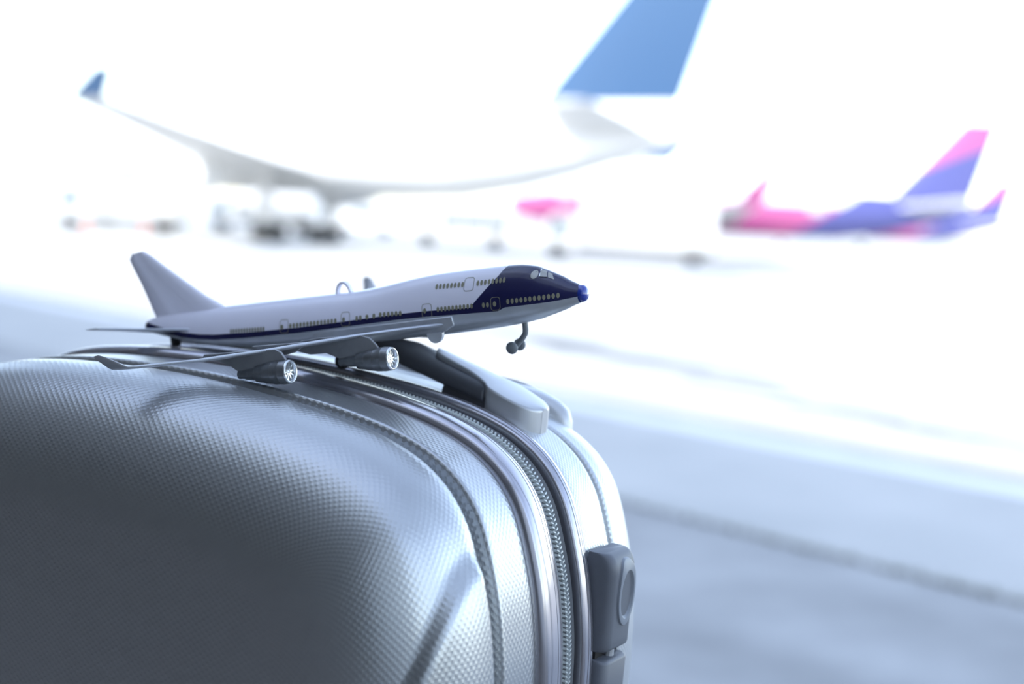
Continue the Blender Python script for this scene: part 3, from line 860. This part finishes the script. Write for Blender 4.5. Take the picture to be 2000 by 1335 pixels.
# wings, winglets, tailplanes, engines (both sides)
def wing_section(xl, xt, y, z, th, tilt=0.0):
    c = xl - xt
    pr_ = [(0, .0), (.012, .42), (.05, .75), (.2, 1.0), (.5, .9), (.8, .55), (1, .22)]
    up_ = [(xl - c * q, z - tilt * c * q + th * .5 * t) for q, t in pr_]
    lo_ = [(xl - c * q, z - tilt * c * q - th * .5 * t) for q, t in reversed(pr_[1:])]
    return [(x, y, zz) for x, zz in up_ + lo_]
for s in (-1, 1):      # -1 starboard (facing the camera)
    secs = [(168.5, 104, 9.5, -9.2, 3.6), (165.8, 106, 14, -8.6, 3.0), (152.5, 103.5, 25, -7.7, 2.2), (138.2, 99, 37, -7.1, 1.9), (112.8, 88, 58.2, -6.9, 1.7), (89.5, 75.5, 77.6, -6.1, 1.5), (71.0, 62.5, 97.2, -3.9, 1.3), (68.6, 60.5, 99.6, -3.3, 1.25),
            (68.0, 60.0, 101.0, -2.3, 1.15), (63.4, 58.2, 105.0, 1.8, .9), (61.0, 58.0, 105.9, 2.9, .6)]
    mb = MB(); rings = []
    for xl, xt, y, z, th in secs:
        rings.append([(x * mm, s * yy * mm, zz * mm) for x, yy, zz in wing_section(xl, xt, y, z, th, .085)])
    mb.loft(rings)
    if s < 0: mb.f = [tuple(reversed(q)) for q in mb.f]
    w = mb.build('wing', M['toy_wing'], toy, sharp=50)
    # wing root fairing
    mb = MB()
    mb.plate([(170.5 * mm, -5.4 * mm), (171 * mm, -9.5 * mm), (166 * mm, -11.8 * mm), (104 * mm, -13.5 * mm), (100 * mm, -9 * mm), (106 * mm, -7.4 * mm)], s * 11.0 * mm, s * 13.6 * mm)
    if s > 0: mb.f = [tuple(reversed(q)) for q in mb.f]
    mb.build('root_fairing', M['toy_wing'], toy, bevel=.0005)
    # half-round tab under the wing root
    mb = MB(); mb.plate([((163.8 + 3.7 * math.cos(a)) * mm, (-11.4 + 4.3 * math.sin(a)) * mm) for a in np.linspace(math.pi, 2 * math.pi, 15)], s * 16.4 * mm, s * 18.4 * mm)
    if s > 0: mb.f = [tuple(reversed(q)) for q in mb.f]
    mb.build('fairing_tab', M['toy_wing'], toy)
    # flap track fairing between the engines
    mb = MB(); mb.plate([(x * mm, z * mm) for x, z in [(118, -6.6), (117, -8.6), (113, -10.6), (107, -11.4), (101, -10.6), (95, -8.4), (92, -6.6)]], s * 46.6 * mm, s * 48.4 * mm)
    if s > 0: mb.f = [tuple(reversed(q)) for q in mb.f]
    mb.build('flap_fairing', M['toy_pylon'], toy, bevel=.0003)
    for nm, ye, xf, zf, poly, cone in (
        ('inboard', 36.0, 152.6, -17.9, [(138.6, -7.2), (142.9, -8.6), (145.6, -11.6), (146.6, -13.6), (137, -15.4), (128.0, -16.8), (124.3, -15.2), (120.8, -13.6), (112.9, -13.8), (107.2, -12.2), (106.2, -10.6), (109, -7.6), (118, -6.9)], 9.5),
        ('outboard', 61.0, 118.8, -16.2, [(112.9, -6.6), (115.4, -8.0), (117.2, -11.0), (117.6, -12.4), (101.5, -14.2), (93.0, -14.8), (88.9, -11.8), (82.8, -9.6), (75.4, -8.2), (77, -6.6), (95, -6.4)], 9.5)):
        if s > 0 and nm == 'inboard':
            xf -= 14.0; zf += 1.4; poly = [(x - 14.0, z + 1.4 if z < -8 else z) for x, z in poly]
        mb = MB(); mb.plate([(x * mm, z * mm) for x, z in poly], s * (ye - .65) * mm, s * (ye + .65) * mm)
        if s > 0: mb.f = [tuple(reversed(q)) for q in mb.f]
        mb.build('engine_pylon', M['toy_pylon'], toy, bevel=.0002)
        c = (0, s * ye * mm, zf * mm)
        mb = MB()
        pf = [(xf - 16.8, 2.6), (xf - 16.7, 3.5), (xf - 12.2, 4.2), (xf - 12.0, 4.42), (xf - 8.0, 4.85), (xf - 7.8, 5.0), (xf - 4.2, 5.1), (xf - 4.0, 5.2), (xf - 1.2, 5.0), (xf - .5, 4.75)]
        mb.lathe([(h * mm, r * mm) for h, r in pf], 'x', c, 28, True, False); en = mb.build('engine', M['toy_engine'], toy, sharp=25)
        mb = MB()
        pc = [(xf - 16.4 - cone, 1.6), (xf - 16.3 - cone, 1.8), (xf - 22.4, 1.95), (xf - 22.3, 2.2), (xf - 16.5, 2.6)]
        mb.lathe([(h * mm, r * mm) for h, r in pc], 'x', c, 24); mb.build('exhaust_cone', M['toy_engine'], en, sharp=25)
        mb = MB()
        pr2 = [(xf - .8, 4.85), (xf - .2, 4.75), (xf, 4.4), (xf - .1, 4.05), (xf - .6, 3.8), (xf - 2.6, 3.6)]
        mb.lathe([(h * mm, r * mm) for h, r in pr2], 'x', c, 28, False, False); mb.build('intake_ring', M['toy_chrome'], en, sharp=60)
        mb = MB(); nb = 10
        mb.lathe([((xf - 2.6) * mm, 3.7 * mm), ((xf - 2.5) * mm, .2 * mm)], 'x', c, 24, False, True)
        for k in range(nb):
            a = 2 * math.pi * k / nb
            ca, sa = math.cos(a), math.sin(a); ta = (-sa, ca)
            v = []
            for r, wv in ((.8, .35), (3.5, .75)):
                for sg in (-1, 1):
                    for hx in (xf - 2.4, xf - 1.3):
                        v.append((hx * mm, c[1] + (r * ca + sg * wv * ta[0] * .5) * mm, c[2] + (r * sa + sg * wv * ta[1] * .5) * mm))
            mb.add(v, [(0, 1, 3, 2), (4, 6, 7, 5), (0, 4, 5, 1), (2, 3, 7, 6), (1, 5, 7, 3)])
        mb.lathe([((xf - 2.4) * mm, 1.2 * mm), ((xf - 1.4) * mm, .95 * mm), ((xf - .9) * mm, .3 * mm)], 'x', c, 14)
        mb.build('fan', M['toy_chrome'], en, sharp=40)
    # tailplane
    mb = MB(); rings = []
    for xl, xt, y, z, th in [(34, 8, 5, -2.6, 1.8), (30.5, 7.0, 8.5, -2.1, 1.6), (14, 1.0, 22, 1.6, 1.2), (1.5, -7.0, 33, 4.6, 1.0), (-.5, -8.5, 34.6, 5.0, .8)]:
        rings.append([(x * mm, s * yy * mm, zz * mm) for x, yy, zz in wing_section(xl, xt, y, z, th)])
    mb.loft(rings)
    if s < 0: mb.f = [tuple(reversed(q)) for q in mb.f]
    mb.build('tailplane', M['toy_wing'], toy, sharp=50)
    # main wheel
    c = (109.5 * mm, s * 7.2 * mm, -22.4 * mm)
    mb = MB(); mb.tube([(109.5 * mm, s * 4.5 * mm, -14 * mm), (109.5 * mm, s * 5.0 * mm, -22.4 * mm)], 1.3 * mm, 8); st_ = mb.build('main_gear_leg', M['toy_black'], toy)
    mb = MB(); mb.lathe([(-1.9 * mm, 1.6 * mm), (-1.7 * mm, 3.0 * mm), (-.9 * mm, 3.5 * mm), (.9 * mm, 3.5 * mm), (1.7 * mm, 3.0 * mm), (1.9 * mm, 1.6 * mm)], 'y', c, 22)
    mb.build('wheel', M['toy_black'], st_)
# tail skid that props the rear
mb = MB(); mb.tube([(15 * mm, 0, -5 * mm), (14 * mm, 0, -7.4 * mm), (13.6 * mm, 0, -10.4 * mm)], [3.0 * mm, 2.6 * mm, 2.3 * mm], 12); mb.build('tail_skid', M['toy_black'], toy)
# nose gear: bent leg and two domed wheels
mb = MB(); mb.tube([(197.6 * mm, 0, -11.5 * mm), (197.4 * mm, 0, -15.6 * mm), (197.0 * mm, 0, -17.2 * mm), (195.6 * mm, 0, -18.9 * mm), (191.8 * mm, 0, -22.4 * mm)], [1.25 * mm] * 5, 12)
ng = mb.build('nose_gear_leg', M['toy_gear'], toy, sharp=60)
mb = MB(); mb.tube([(191.8 * mm, -4 * mm, -22.3 * mm), (191.8 * mm, 4 * mm, -22.3 * mm)], .55 * mm, 8); mb.build('axle', M['toy_gear'], ng)
for s in (-1, 1):
    mb = MB(); prof = [(-.9, 1.4), (-.7, 2.3), (-.2, 2.62), (.5, 2.62), (.95, 2.3), (1.35, 1.5), (1.5, .5)]
    mb.lathe([((s * h) * mm, r * mm) for h, r in prof], 'y', (191.8 * mm, s * 3.9 * mm, -22.3 * mm), 24)
    if s < 0: mb.f = [tuple(reversed(q)) for q in mb.f]
    mb.build('nose_wheel', M['toy_gear'], ng, sharp=60)
# hanging loop on the back
mb = MB(); rings = []
for k in range(19):
    a = math.pi * k / 18; cx, cz = 111.6, 6.4
    for_r = []
    for rr, yy in ((1.0, -1.3), (1.0, 1.3), (.76, 1.3), (.76, -1.3)):
        for_r.append(((cx - 4.0 * rr * math.cos(a)) * mm, yy * mm, (cz + 6.0 * (rr if rr == 1 else .83) * math.sin(a)) * mm))
    rings.append(for_r)
mb.loft(rings); mb.build('hanging_loop', M['toy_white'], toy, sharp=40)

# ------------------------------------------------------------------ aircraft on the apron
def two_tone(name, ca, cb, cut, axis_mix=(1, 0, 0), rough=.35):
    m, nt, b = nodes_of(name)
    tc = nt.nodes.new('ShaderNodeTexCoord'); s = nt.nodes.new('ShaderNodeSeparateXYZ')
    nt.links.new(tc.outputs['Object'], s.inputs[0])
    v = mnode(nt, 'ADD', mnode(nt, 'ADD', mnode(nt, 'MULTIPLY', s.outputs[0], axis_mix[0]), mnode(nt, 'MULTIPLY', s.outputs[1], axis_mix[1])), mnode(nt, 'MULTIPLY', s.outputs[2], axis_mix[2]))
    f = mnode(nt, 'GREATER_THAN', v, cut)
    mx = nt.nodes.new('ShaderNodeMix'); mx.data_type = 'RGBA'
    mx.inputs['A'].default_value = (*ca, 1); mx.inputs['B'].default_value = (*cb, 1)
    nt.links.new(f, mx.inputs['Factor']); nt.links.new(mx.outputs['Result'], b.inputs['Base Color'])
    b.inputs['Roughness'].default_value = rough
    return m
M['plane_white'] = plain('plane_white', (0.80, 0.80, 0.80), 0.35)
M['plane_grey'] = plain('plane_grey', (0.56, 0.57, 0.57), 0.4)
M['plane_blue'] = plain('plane_blue', (0.018, 0.070, 0.165), 0.45)
M['plane_dark'] = plain('plane_dark', (0.06, 0.065, 0.07), 0.5)
M['plane_glass'] = plain('plane_glass', (0.03, 0.04, 0.05), 0.1)
M['plane_tyre'] = plain('plane_tyre', (0.02, 0.02, 0.02), 0.7)
M['pink'] = plain('plane_pink', (0.46, 0.10, 0.26), 0.35)
M['purple'] = plain('plane_purple', (0.085, 0.09, 0.27), 0.35)
M['pink_purple'] = two_tone('plane_pink_purple', (0.085, 0.09, 0.27), (0.46, 0.10, 0.26), 17.5, (1, 0, 1.5))
M['fin_two'] = two_tone('fin_pink_purple', (0.085, 0.09, 0.27), (0.46, 0.10, 0.26), 9.9, (.45, 0, 1.0))

def airliner(name, label, tail_xy, heading, S, mats, group=None, engine_y=.165, winglet=1.6, nwin=0):
    """S: dict of length, radius, axis height, half span, fin height"""
    Lg, r, ax, b, fh = S['L'], S['r'], S['ax'], S['b'], S['fin']
    mtx = Matrix.Translation((tail_xy[0], tail_xy[1], APRON_Z)) @ Matrix.Rotation(heading, 4, 'Z')
    root = empty(name, mtx); tag(root, label, 'airplane', group)
    prof = [(0, .10, .52), (.02, .2, .50), (.06, .36, .42), (.12, .58, .30), (.20, .82, .14), (.28, .96, .03), (.36, 1, 0), (.86, 1, 0), (.91, .93, -.03), (.95, .76, -.08), (.98, .5, -.14), (.995, .22, -.18), (1, .05, -.19)]
    seg = 32
    def ring(t, k, dz): return [(t * Lg, r * k * math.cos(2 * math.pi * q / seg), ax + r * dz + r * k * math.sin(2 * math.pi * q / seg)) for q in range(seg)]
    # body split at the belly line into an upper and a lower skin
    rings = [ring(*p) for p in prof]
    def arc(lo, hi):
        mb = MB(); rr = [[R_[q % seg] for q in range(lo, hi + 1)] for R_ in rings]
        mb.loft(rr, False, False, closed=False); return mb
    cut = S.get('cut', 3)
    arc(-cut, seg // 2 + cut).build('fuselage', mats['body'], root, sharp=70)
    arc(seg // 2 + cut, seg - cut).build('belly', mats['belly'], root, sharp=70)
    # cockpit windows, band round the nose
    for q in range(4, 13, 2):
        a0, a1 = 2 * math.pi * q / seg, 2 * math.pi * (q + 1.6) / seg
        mb = MB(); v = []
        for t, k, dz in ((.955, .74, -.085), (.972, .585, -.12)):
            for a in (a0, (a0 + a1) / 2, a1): v.append((t * Lg, r * (k + .02) * math.cos(a), ax + r * dz + r * (k + .02) * math.sin(a)))
        mb.add(v, [(0, 1, 4, 3), (1, 2, 5, 4)]); mb.build('cockpit_window', M['plane_glass'], root)
    def surf(secs, nm, mat, mirror):
        mb = MB(); rings_ = []
        for xl, xt, y, z, th in secs:
            c = xl - xt; pr_ = [(0, 0), (.03, .55), (.15, .9), (.35, 1), (.7, .6), (1, .06)]
            sec = [(xl - c * q, z + th * .5 * t) for q, t in pr_] + [(xl - c * q, z - th * .5 * t) for q, t in reversed(pr_[1:])]
            rings_.append([(x, mirror * y, zz) for x, zz in sec])
        mb.loft(rings_)
        if mirror < 0: mb.f = [tuple(reversed(q)) for q in mb.f]
        return mb.build(nm, mat, root, sharp=50)
    wr = S.get('wr', .60) * Lg; sw = S.get('sweep', .62)
    c0, c1 = S.get('c0', .19) * Lg, S.get('c1', .05) * Lg
    wz = ax - r * .62; dih = S.get('dih', .1)
    for s in (-1, 1):
        xl = lambda y: wr - sw * y
        ch = lambda y: c0 + (c1 - c0) * (y / b) ** .75
        secs = [(xl(y), xl(y) - ch(y), y, wz + dih * y, .11 * ch(y)) for y in (r * .5, b * .3, b * .6, b * .9, b)]
        w = surf(secs, 'wing', mats['wing'], s)
        yt = b
        mb = MB()
        x0 = xl(yt); z0 = wz + dih * yt
        tip = [(x0, z0 - .05), (x0 - c1, z0 - .05), (x0 - c1 * 1.45, z0 + winglet), (x0 - c1 * 1.0, z0 + winglet)]
        A = [(x, s * yt - .07 * s, z) for x, z in tip[:2]] + [(x, s * (yt + winglet * .35) - .04 * s, z) for x, z in tip[2:]]
        B_ = [(x, s * yt + .10 * s, z) for x, z in tip[:2]] + [(x, s * (yt + winglet * .35) + .05 * s, z) for x, z in tip[2:]]
        mb.loft([A, B_]); mb.build('winglet', mats['winglet'], root, smooth=False)
        # engine
        ye = b * S.get('ey', .33); xe = xl(ye) + S.get('ef', .055) * Lg; re = S.get('re', .5) * r; ze = wz + dih * ye - re * .95
        mb = MB(); le = S.get('le', .085) * Lg
        mb.lathe([(xe - le, re * .55), (xe - le * .6, re * .86), (xe - le * .25, re), (xe - .12, re * .93), (xe, re * .84), (xe - .1, re * .76), (xe - .5, re * .74)], 'x', (0, s * ye, ze), 28, True, False)
        en = mb.build('engine', mats['engine'], root, sharp=50)
        mb = MB(); mb.lathe([(xe - .55, re * .75), (xe - .5, re * .1), (xe - .3, re * .02)], 'x', (0, s * ye, ze), 24); mb.build('fan', M['plane_dark'], en)
        mb = MB(); mb.plate([(xe - .3 * le, ze + re * .8), (xl(ye) + .2, wz + dih * ye), (xl(ye) - ch(ye) * .4, wz + dih * ye), (xe - le * .95, ze + re * .4)], s * ye - .18, s * ye + .18)
        mb.build('engine_pylon', M['plane_grey'], root, smooth=False)
        # tailplane
        ht = S.get('ht', .18) * Lg; bt = b * .38
        surf([(ht, ht - .11 * Lg, r * .2, ax + r * .45, .5), (ht - bt * .65, ht - bt * .65 - .045 * Lg, bt, ax + r * .45 + bt * .1, .25)], 'tailplane', mats.get('tailplane', mats['wing']), s)
        # main gear
        yg = S.get('gy', .75) * r * 1.1; xg = wr - c0 * .62
        mb = MB(); mb.tube([(xg, s * yg, wz + .3), (xg, s * yg, .55)], .16, 10); g = mb.build('main_gear_leg', M['plane_grey'], root)
        mb = MB(); mb.plate([(xg - .6, wz), (xg + .6, wz), (xg + .5, 1.1), (xg - .5, 1.1)], s * (yg + .5), s * (yg + .56)); mb.build('gear_door', mats['body'], root, smooth=False)
        for dx in S.get('bogie', (-.65, .65)):
            for dy in (-.35, .35):
                mb = MB(); mb.lathe([(-.2, .35), (-.17, .52), (.17, .52), (.2, .35)], 'y', (xg + dx, s * yg + dy, .52), 18); mb.build('wheel', M['plane_tyre'], g)
    # nose gear
    xn = Lg * .885
    mb = MB(); mb.tube([(xn, 0, ax - r * .8), (xn, 0, .45)], .12, 10); g = mb.build('nose_gear_leg', M['plane_grey'], root)
    for dy in (-.25, .25):
        mb = MB(); mb.lathe([(-.14, .28), (-.12, .43), (.12, .43), (.14, .28)], 'y', (xn, dy, .43), 18); mb.build('wheel', M['plane_tyre'], g)
    # fin
    z0 = ax + r * .62; fx = S.get('fx', .20) * Lg; fc = S.get('fc', .165) * Lg; ft = S.get('ft', .065) * Lg; fs_ = S.get('fs', .17) * Lg
    mb = MB(); rings_ = []
    base_h = S.get('fbase', 0.0)
    def finsec(t):
        xl_ = fx + (fx - fs_ - fx) * t; c = fc + (ft - fc) * t; z = z0 + (fh - z0) * t; th = .5 * (1 - t) + .22 * t
        pr_ = [(0, .08), (.05, .6), (.3, 1), (.7, .7), (1, .08)]
        return [(xl_ - c * q, th * .5 * w_, z) for q, w_ in pr_] + [(xl_ - c * q, -th * .5 * w_, z) for q, w_ in reversed(pr_)]
    if base_h:
        mb.loft([finsec(0), finsec(base_h)]); mb.build('fin_root', mats['body'], root, sharp=50); mb = MB()
    mb.loft([finsec(t) for t in np.linspace(base_h, 1, 5)]); mb.build('tail_fin', mats['fin'], root, sharp=50)
    mb = MB(); mb.lathe([(-.25, .12 * r), (0, .13 * r), (.2, .16 * r)], 'x', (0, 0, ax + r * .52), 14); mb.build('tail_exhaust', M['plane_dark'], root)
    # doors
    for t in (.86, .33):
        for s in (-1, 1):
            a = math.radians(18) ; w_ = .55; v = []
            for da in np.linspace(-.26, .32, 5):
                for dx in (-w_, w_):
                    v.append((t * Lg + dx, s * (r * (1.004 if t > .5 else .995) + .01) * math.cos(a + da), ax + (r * 1.004 + .01) * math.sin(a + da)))
            mb = MB(); mb.add(v, [(2 * k, 2 * k + 1, 2 * k + 3, 2 * k + 2) for k in range(4)]); mb.build('cabin_door', mats.get('door', M['plane_grey']), root)
    return root

def px(x, y_dist):   # world X of an image column at a given distance (camera frame)
    return (x - 1000) / F_PX * y_dist

big = dict(L=58, r=2.8, ax=5.8, b=23, fin=17.4, ht=.155, sweep=.72, wr=.64, dih=.12, ey=.30, fbase=.12, fx=.205, fc=.17, ft=.065, fs=.165)
ah = math.radians(180 - 40)
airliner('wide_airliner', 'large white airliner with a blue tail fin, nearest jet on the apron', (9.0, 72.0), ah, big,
         dict(body=M['plane_white'], belly=M['plane_grey'], wing=M['plane_grey'], engine=M['plane_white'], fin=M['plane_blue'], winglet=M['plane_blue'], tailplane=M['plane_grey']), winglet=1.3)  # grey belly colour stands in for the shade under the white fuselage
narrow = dict(L=37.5, r=1.98, ax=3.9, b=17.0, fin=11.8, sweep=.42, wr=.68, dih=.09, re=.58, ey=.34, le=.11, bogie=(0,), cut=-2, fx=.19, fc=.17, ft=.07, fs=.15)
M['white_purple'] = two_tone('plane_white_purple', (0.085, 0.09, 0.27), (0.80, 0.80, 0.80), 17.5, (1, 0, 1.5))
pk = dict(body=M['white_purple'], belly=M['pink_purple'], wing=M['plane_grey'], engine=M['plane_white'], fin=M['fin_two'], winglet=M['pink'], tailplane=M['plane_white'])
airliner('narrow_airliner', 'pink and purple airliner parked behind the white truck, larger of the two', (px(1888, 112), 112), math.radians(180 - 10), narrow, pk, winglet=2.4)
airliner('narrow_airliner', 'smaller-looking pink and purple airliner, farthest away at the right', (px(1945, 215), 215), math.radians(180 - 8), narrow, pk, winglet=2.4)

# ------------------------------------------------------------------ vehicles and cones
M['truck_white'] = plain('truck_white', (0.80, 0.80, 0.79), 0.4)
M['truck_dark'] = plain('truck_dark', (0.08, 0.09, 0.09), 0.5)
M['truck_glass'] = plain('truck_glass', (0.10, 0.16, 0.19), 0.1)
M['cone_orange'] = plain('cone_orange', (0.85, 0.17, 0.05), 0.5)
M['lamp_amber'] = plain('lamp_amber', (0.8, 0.45, 0.08), 0.3)
def truck(name, label, xy, heading, Lg, H, W=2.4, style='box', group='white service vehicles on the apron'):
    root = empty(name, Matrix.Translation((xy[0], xy[1], APRON_Z)) @ Matrix.Rotation(heading, 4, 'Z'))
    tag(root, label, 'truck' if style != 'van' else 'van', group)
    rw = .48
    if style == 'van':
        side = [(-Lg / 2, .45), (Lg / 2, .45), (Lg / 2, 1.1), (Lg / 2 - .25, 1.35), (Lg / 2 - 1.3, H * .97), (Lg / 2 - 1.9, H), (-Lg / 2 + .2, H), (-Lg / 2, H * .9)]
        mb = MB(); mb.plate(side, -W / 2, W / 2); mb.build('body', M['truck_white'], root, smooth=False, bevel=.08)
        for s in (-1, 1):
            for k in range(3):
                x0 = -Lg / 2 + .5 + k * (Lg - 2.4) / 3; x1 = x0 + (Lg - 2.4) / 3 - .2
                mb = MB(); mb.plate([(x0, H * .58), (x1, H * .58), (x1, H * .85), (x0, H * .85)], s * (W / 2 + .015) - .01, s * (W / 2 + .015) + .01); mb.build('side_window', M['truck_glass'], root, smooth=False)
        mb = MB(); v = [(Lg / 2 - .26, y, 1.42) for y in (-W * .44, W * .44)] + [(Lg / 2 - 1.22, y, H * .94) for y in (W * .44, -W * .44)]
        v = [(x + .03, y, z + .03) for x, y, z in v]; mb.add(v, [(0, 1, 2, 3)]); mb.build('windscreen', M['truck_glass'], root, smooth=False)
    else:
        cl = min(2.3, Lg * .3)
        mb = MB(); mb.box(-Lg / 2, Lg / 2, -W * .36, W * .36, .55, .85); mb.build('chassis', M['truck_dark'], root, smooth=False)
        mb = MB(); mb.plate([(Lg / 2 - cl, .6), (Lg / 2, .6), (Lg / 2, 1.5), (Lg / 2 - .5, 2.55), (Lg / 2 - .8, 2.7), (Lg / 2 - cl, 2.7)], -W / 2, W / 2); cb = mb.build('cab', M['truck_white'], root, smooth=False, bevel=.07)
        mb = MB(); v = [(Lg / 2 + .01 - .03, y, 1.6) for y in (-W * .44, W * .44)] + [(Lg / 2 - .46, y, 2.48) for y in (W * .44, -W * .44)]
        mb.add([(x + .05, y, z) for x, y, z in v], [(0, 1, 2, 3)]); mb.build('windscreen', M['truck_glass'], cb, smooth=False)
        for s in (-1, 1):
            mb = MB(); mb.plate([(Lg / 2 - cl + .6, 1.55), (Lg / 2 - .35, 1.55), (Lg / 2 - .75, 2.4), (Lg / 2 - cl + .6, 2.4)], s * (W / 2 + .012) - .01, s * (W / 2 + .012) + .01); mb.build('side_window', M['truck_glass'], cb, smooth=False)
        if style == 'tank':
            mb = MB(); rt_ = (H - 1.0) / 2
            mb.lathe([(-Lg / 2 + .1, rt_ * .6), (-Lg / 2 + .3, rt_ * .95), (-Lg / 2 + .6, rt_), (Lg / 2 - cl - .7, rt_), (Lg / 2 - cl - .4, rt_ * .95), (Lg / 2 - cl - .2, rt_ * .6)], 'x', (0, 0, 1.0 + rt_), 28); mb.build('tank', M['truck_white'], root, sharp=50)
        else:
            mb = MB(); mb.box(-Lg / 2, Lg / 2 - cl - .15, -W / 2, W / 2, .95, H); bx = mb.build('cargo_box', M['truck_white'], root, smooth=False, bevel=.06)
            mb = MB(); mb.box(-Lg / 2 - .02, -Lg / 2 + .01, -W * .42, W * .42, 1.1, H - .2); mb.build('rear_door', M['plane_grey'], bx, smooth=False)
        mb = MB(); mb.lathe([(0, .12), (.1, .12), (.18, .08)], 'z', (Lg / 2 - cl + .5, 0, 2.72), 12); mb.build('beacon', M['lamp_amber'], cb)
    for xw in (Lg / 2 - 1.0, -Lg / 2 + 1.3):
        for s in (-1, 1):
            mb = MB(); mb.lathe([(-.15, rw * .6), (-.14, rw), (.14, rw), (.15, rw * .6)], 'y', (xw, s * (W / 2 - .12), rw), 20); mb.build('wheel', M['plane_tyre'], root)
    return root
truck('catering_truck', 'tall white box truck in front of the pink airliner', (px(1215, 92), 92), math.radians(172), 11.0, 4.9, 2.6, 'box')
truck('service_van', 'white van with a dark wheel under the big airliner tail', (px(895, 106), 106), math.radians(176), 7.4, 2.7, 2.2, 'van')
truck('fuel_truck', 'white tank truck beside the big airliner main gear', (px(505, 112), 112), math.radians(178), 8.6, 3.6, 2.4, 'tank')
truck('baggage_truck', 'white box truck with teal cab glass below the wing tip', (px(225, 92), 92), math.radians(183), 8.2, 3.0, 2.4, 'box')
truck('minibus', 'white minibus with blue-grey windows beyond the main gear', (px(705, 128), 128), math.radians(175), 6.0, 2.6, 2.1, 'van')
def cone(xy, label):
    root = empty('traffic_cone', Matrix.Translation((xy[0], xy[1], APRON_Z))); tag(root, label, 'cone', 'orange traffic cones on the apron')
    mb = MB(); mb.box(-.28, .28, -.28, .28, 0, .05); mb.build('base', M['truck_dark'], root, smooth=False)
    mb = MB(); mb.lathe([(.05, .22), (.95, .05)], 'z', (0, 0, 0), 16); mb.build('body', M['cone_orange'], root)
    mb = MB(); mb.lathe([(.45, .147), (.65, .108)], 'z', (0, 0, 0), 16, False, False); mb.build('band', M['truck_white'], root)
for (cx, cd, lb) in ((160, 80, 'orange traffic cone in front of the teal-glazed box truck'), (272, 86, 'orange traffic cone under the big airliner engine'),
                     (612, 100, 'orange traffic cone beside the big airliner main gear')):
    cone((px(cx, cd), cd), lb)
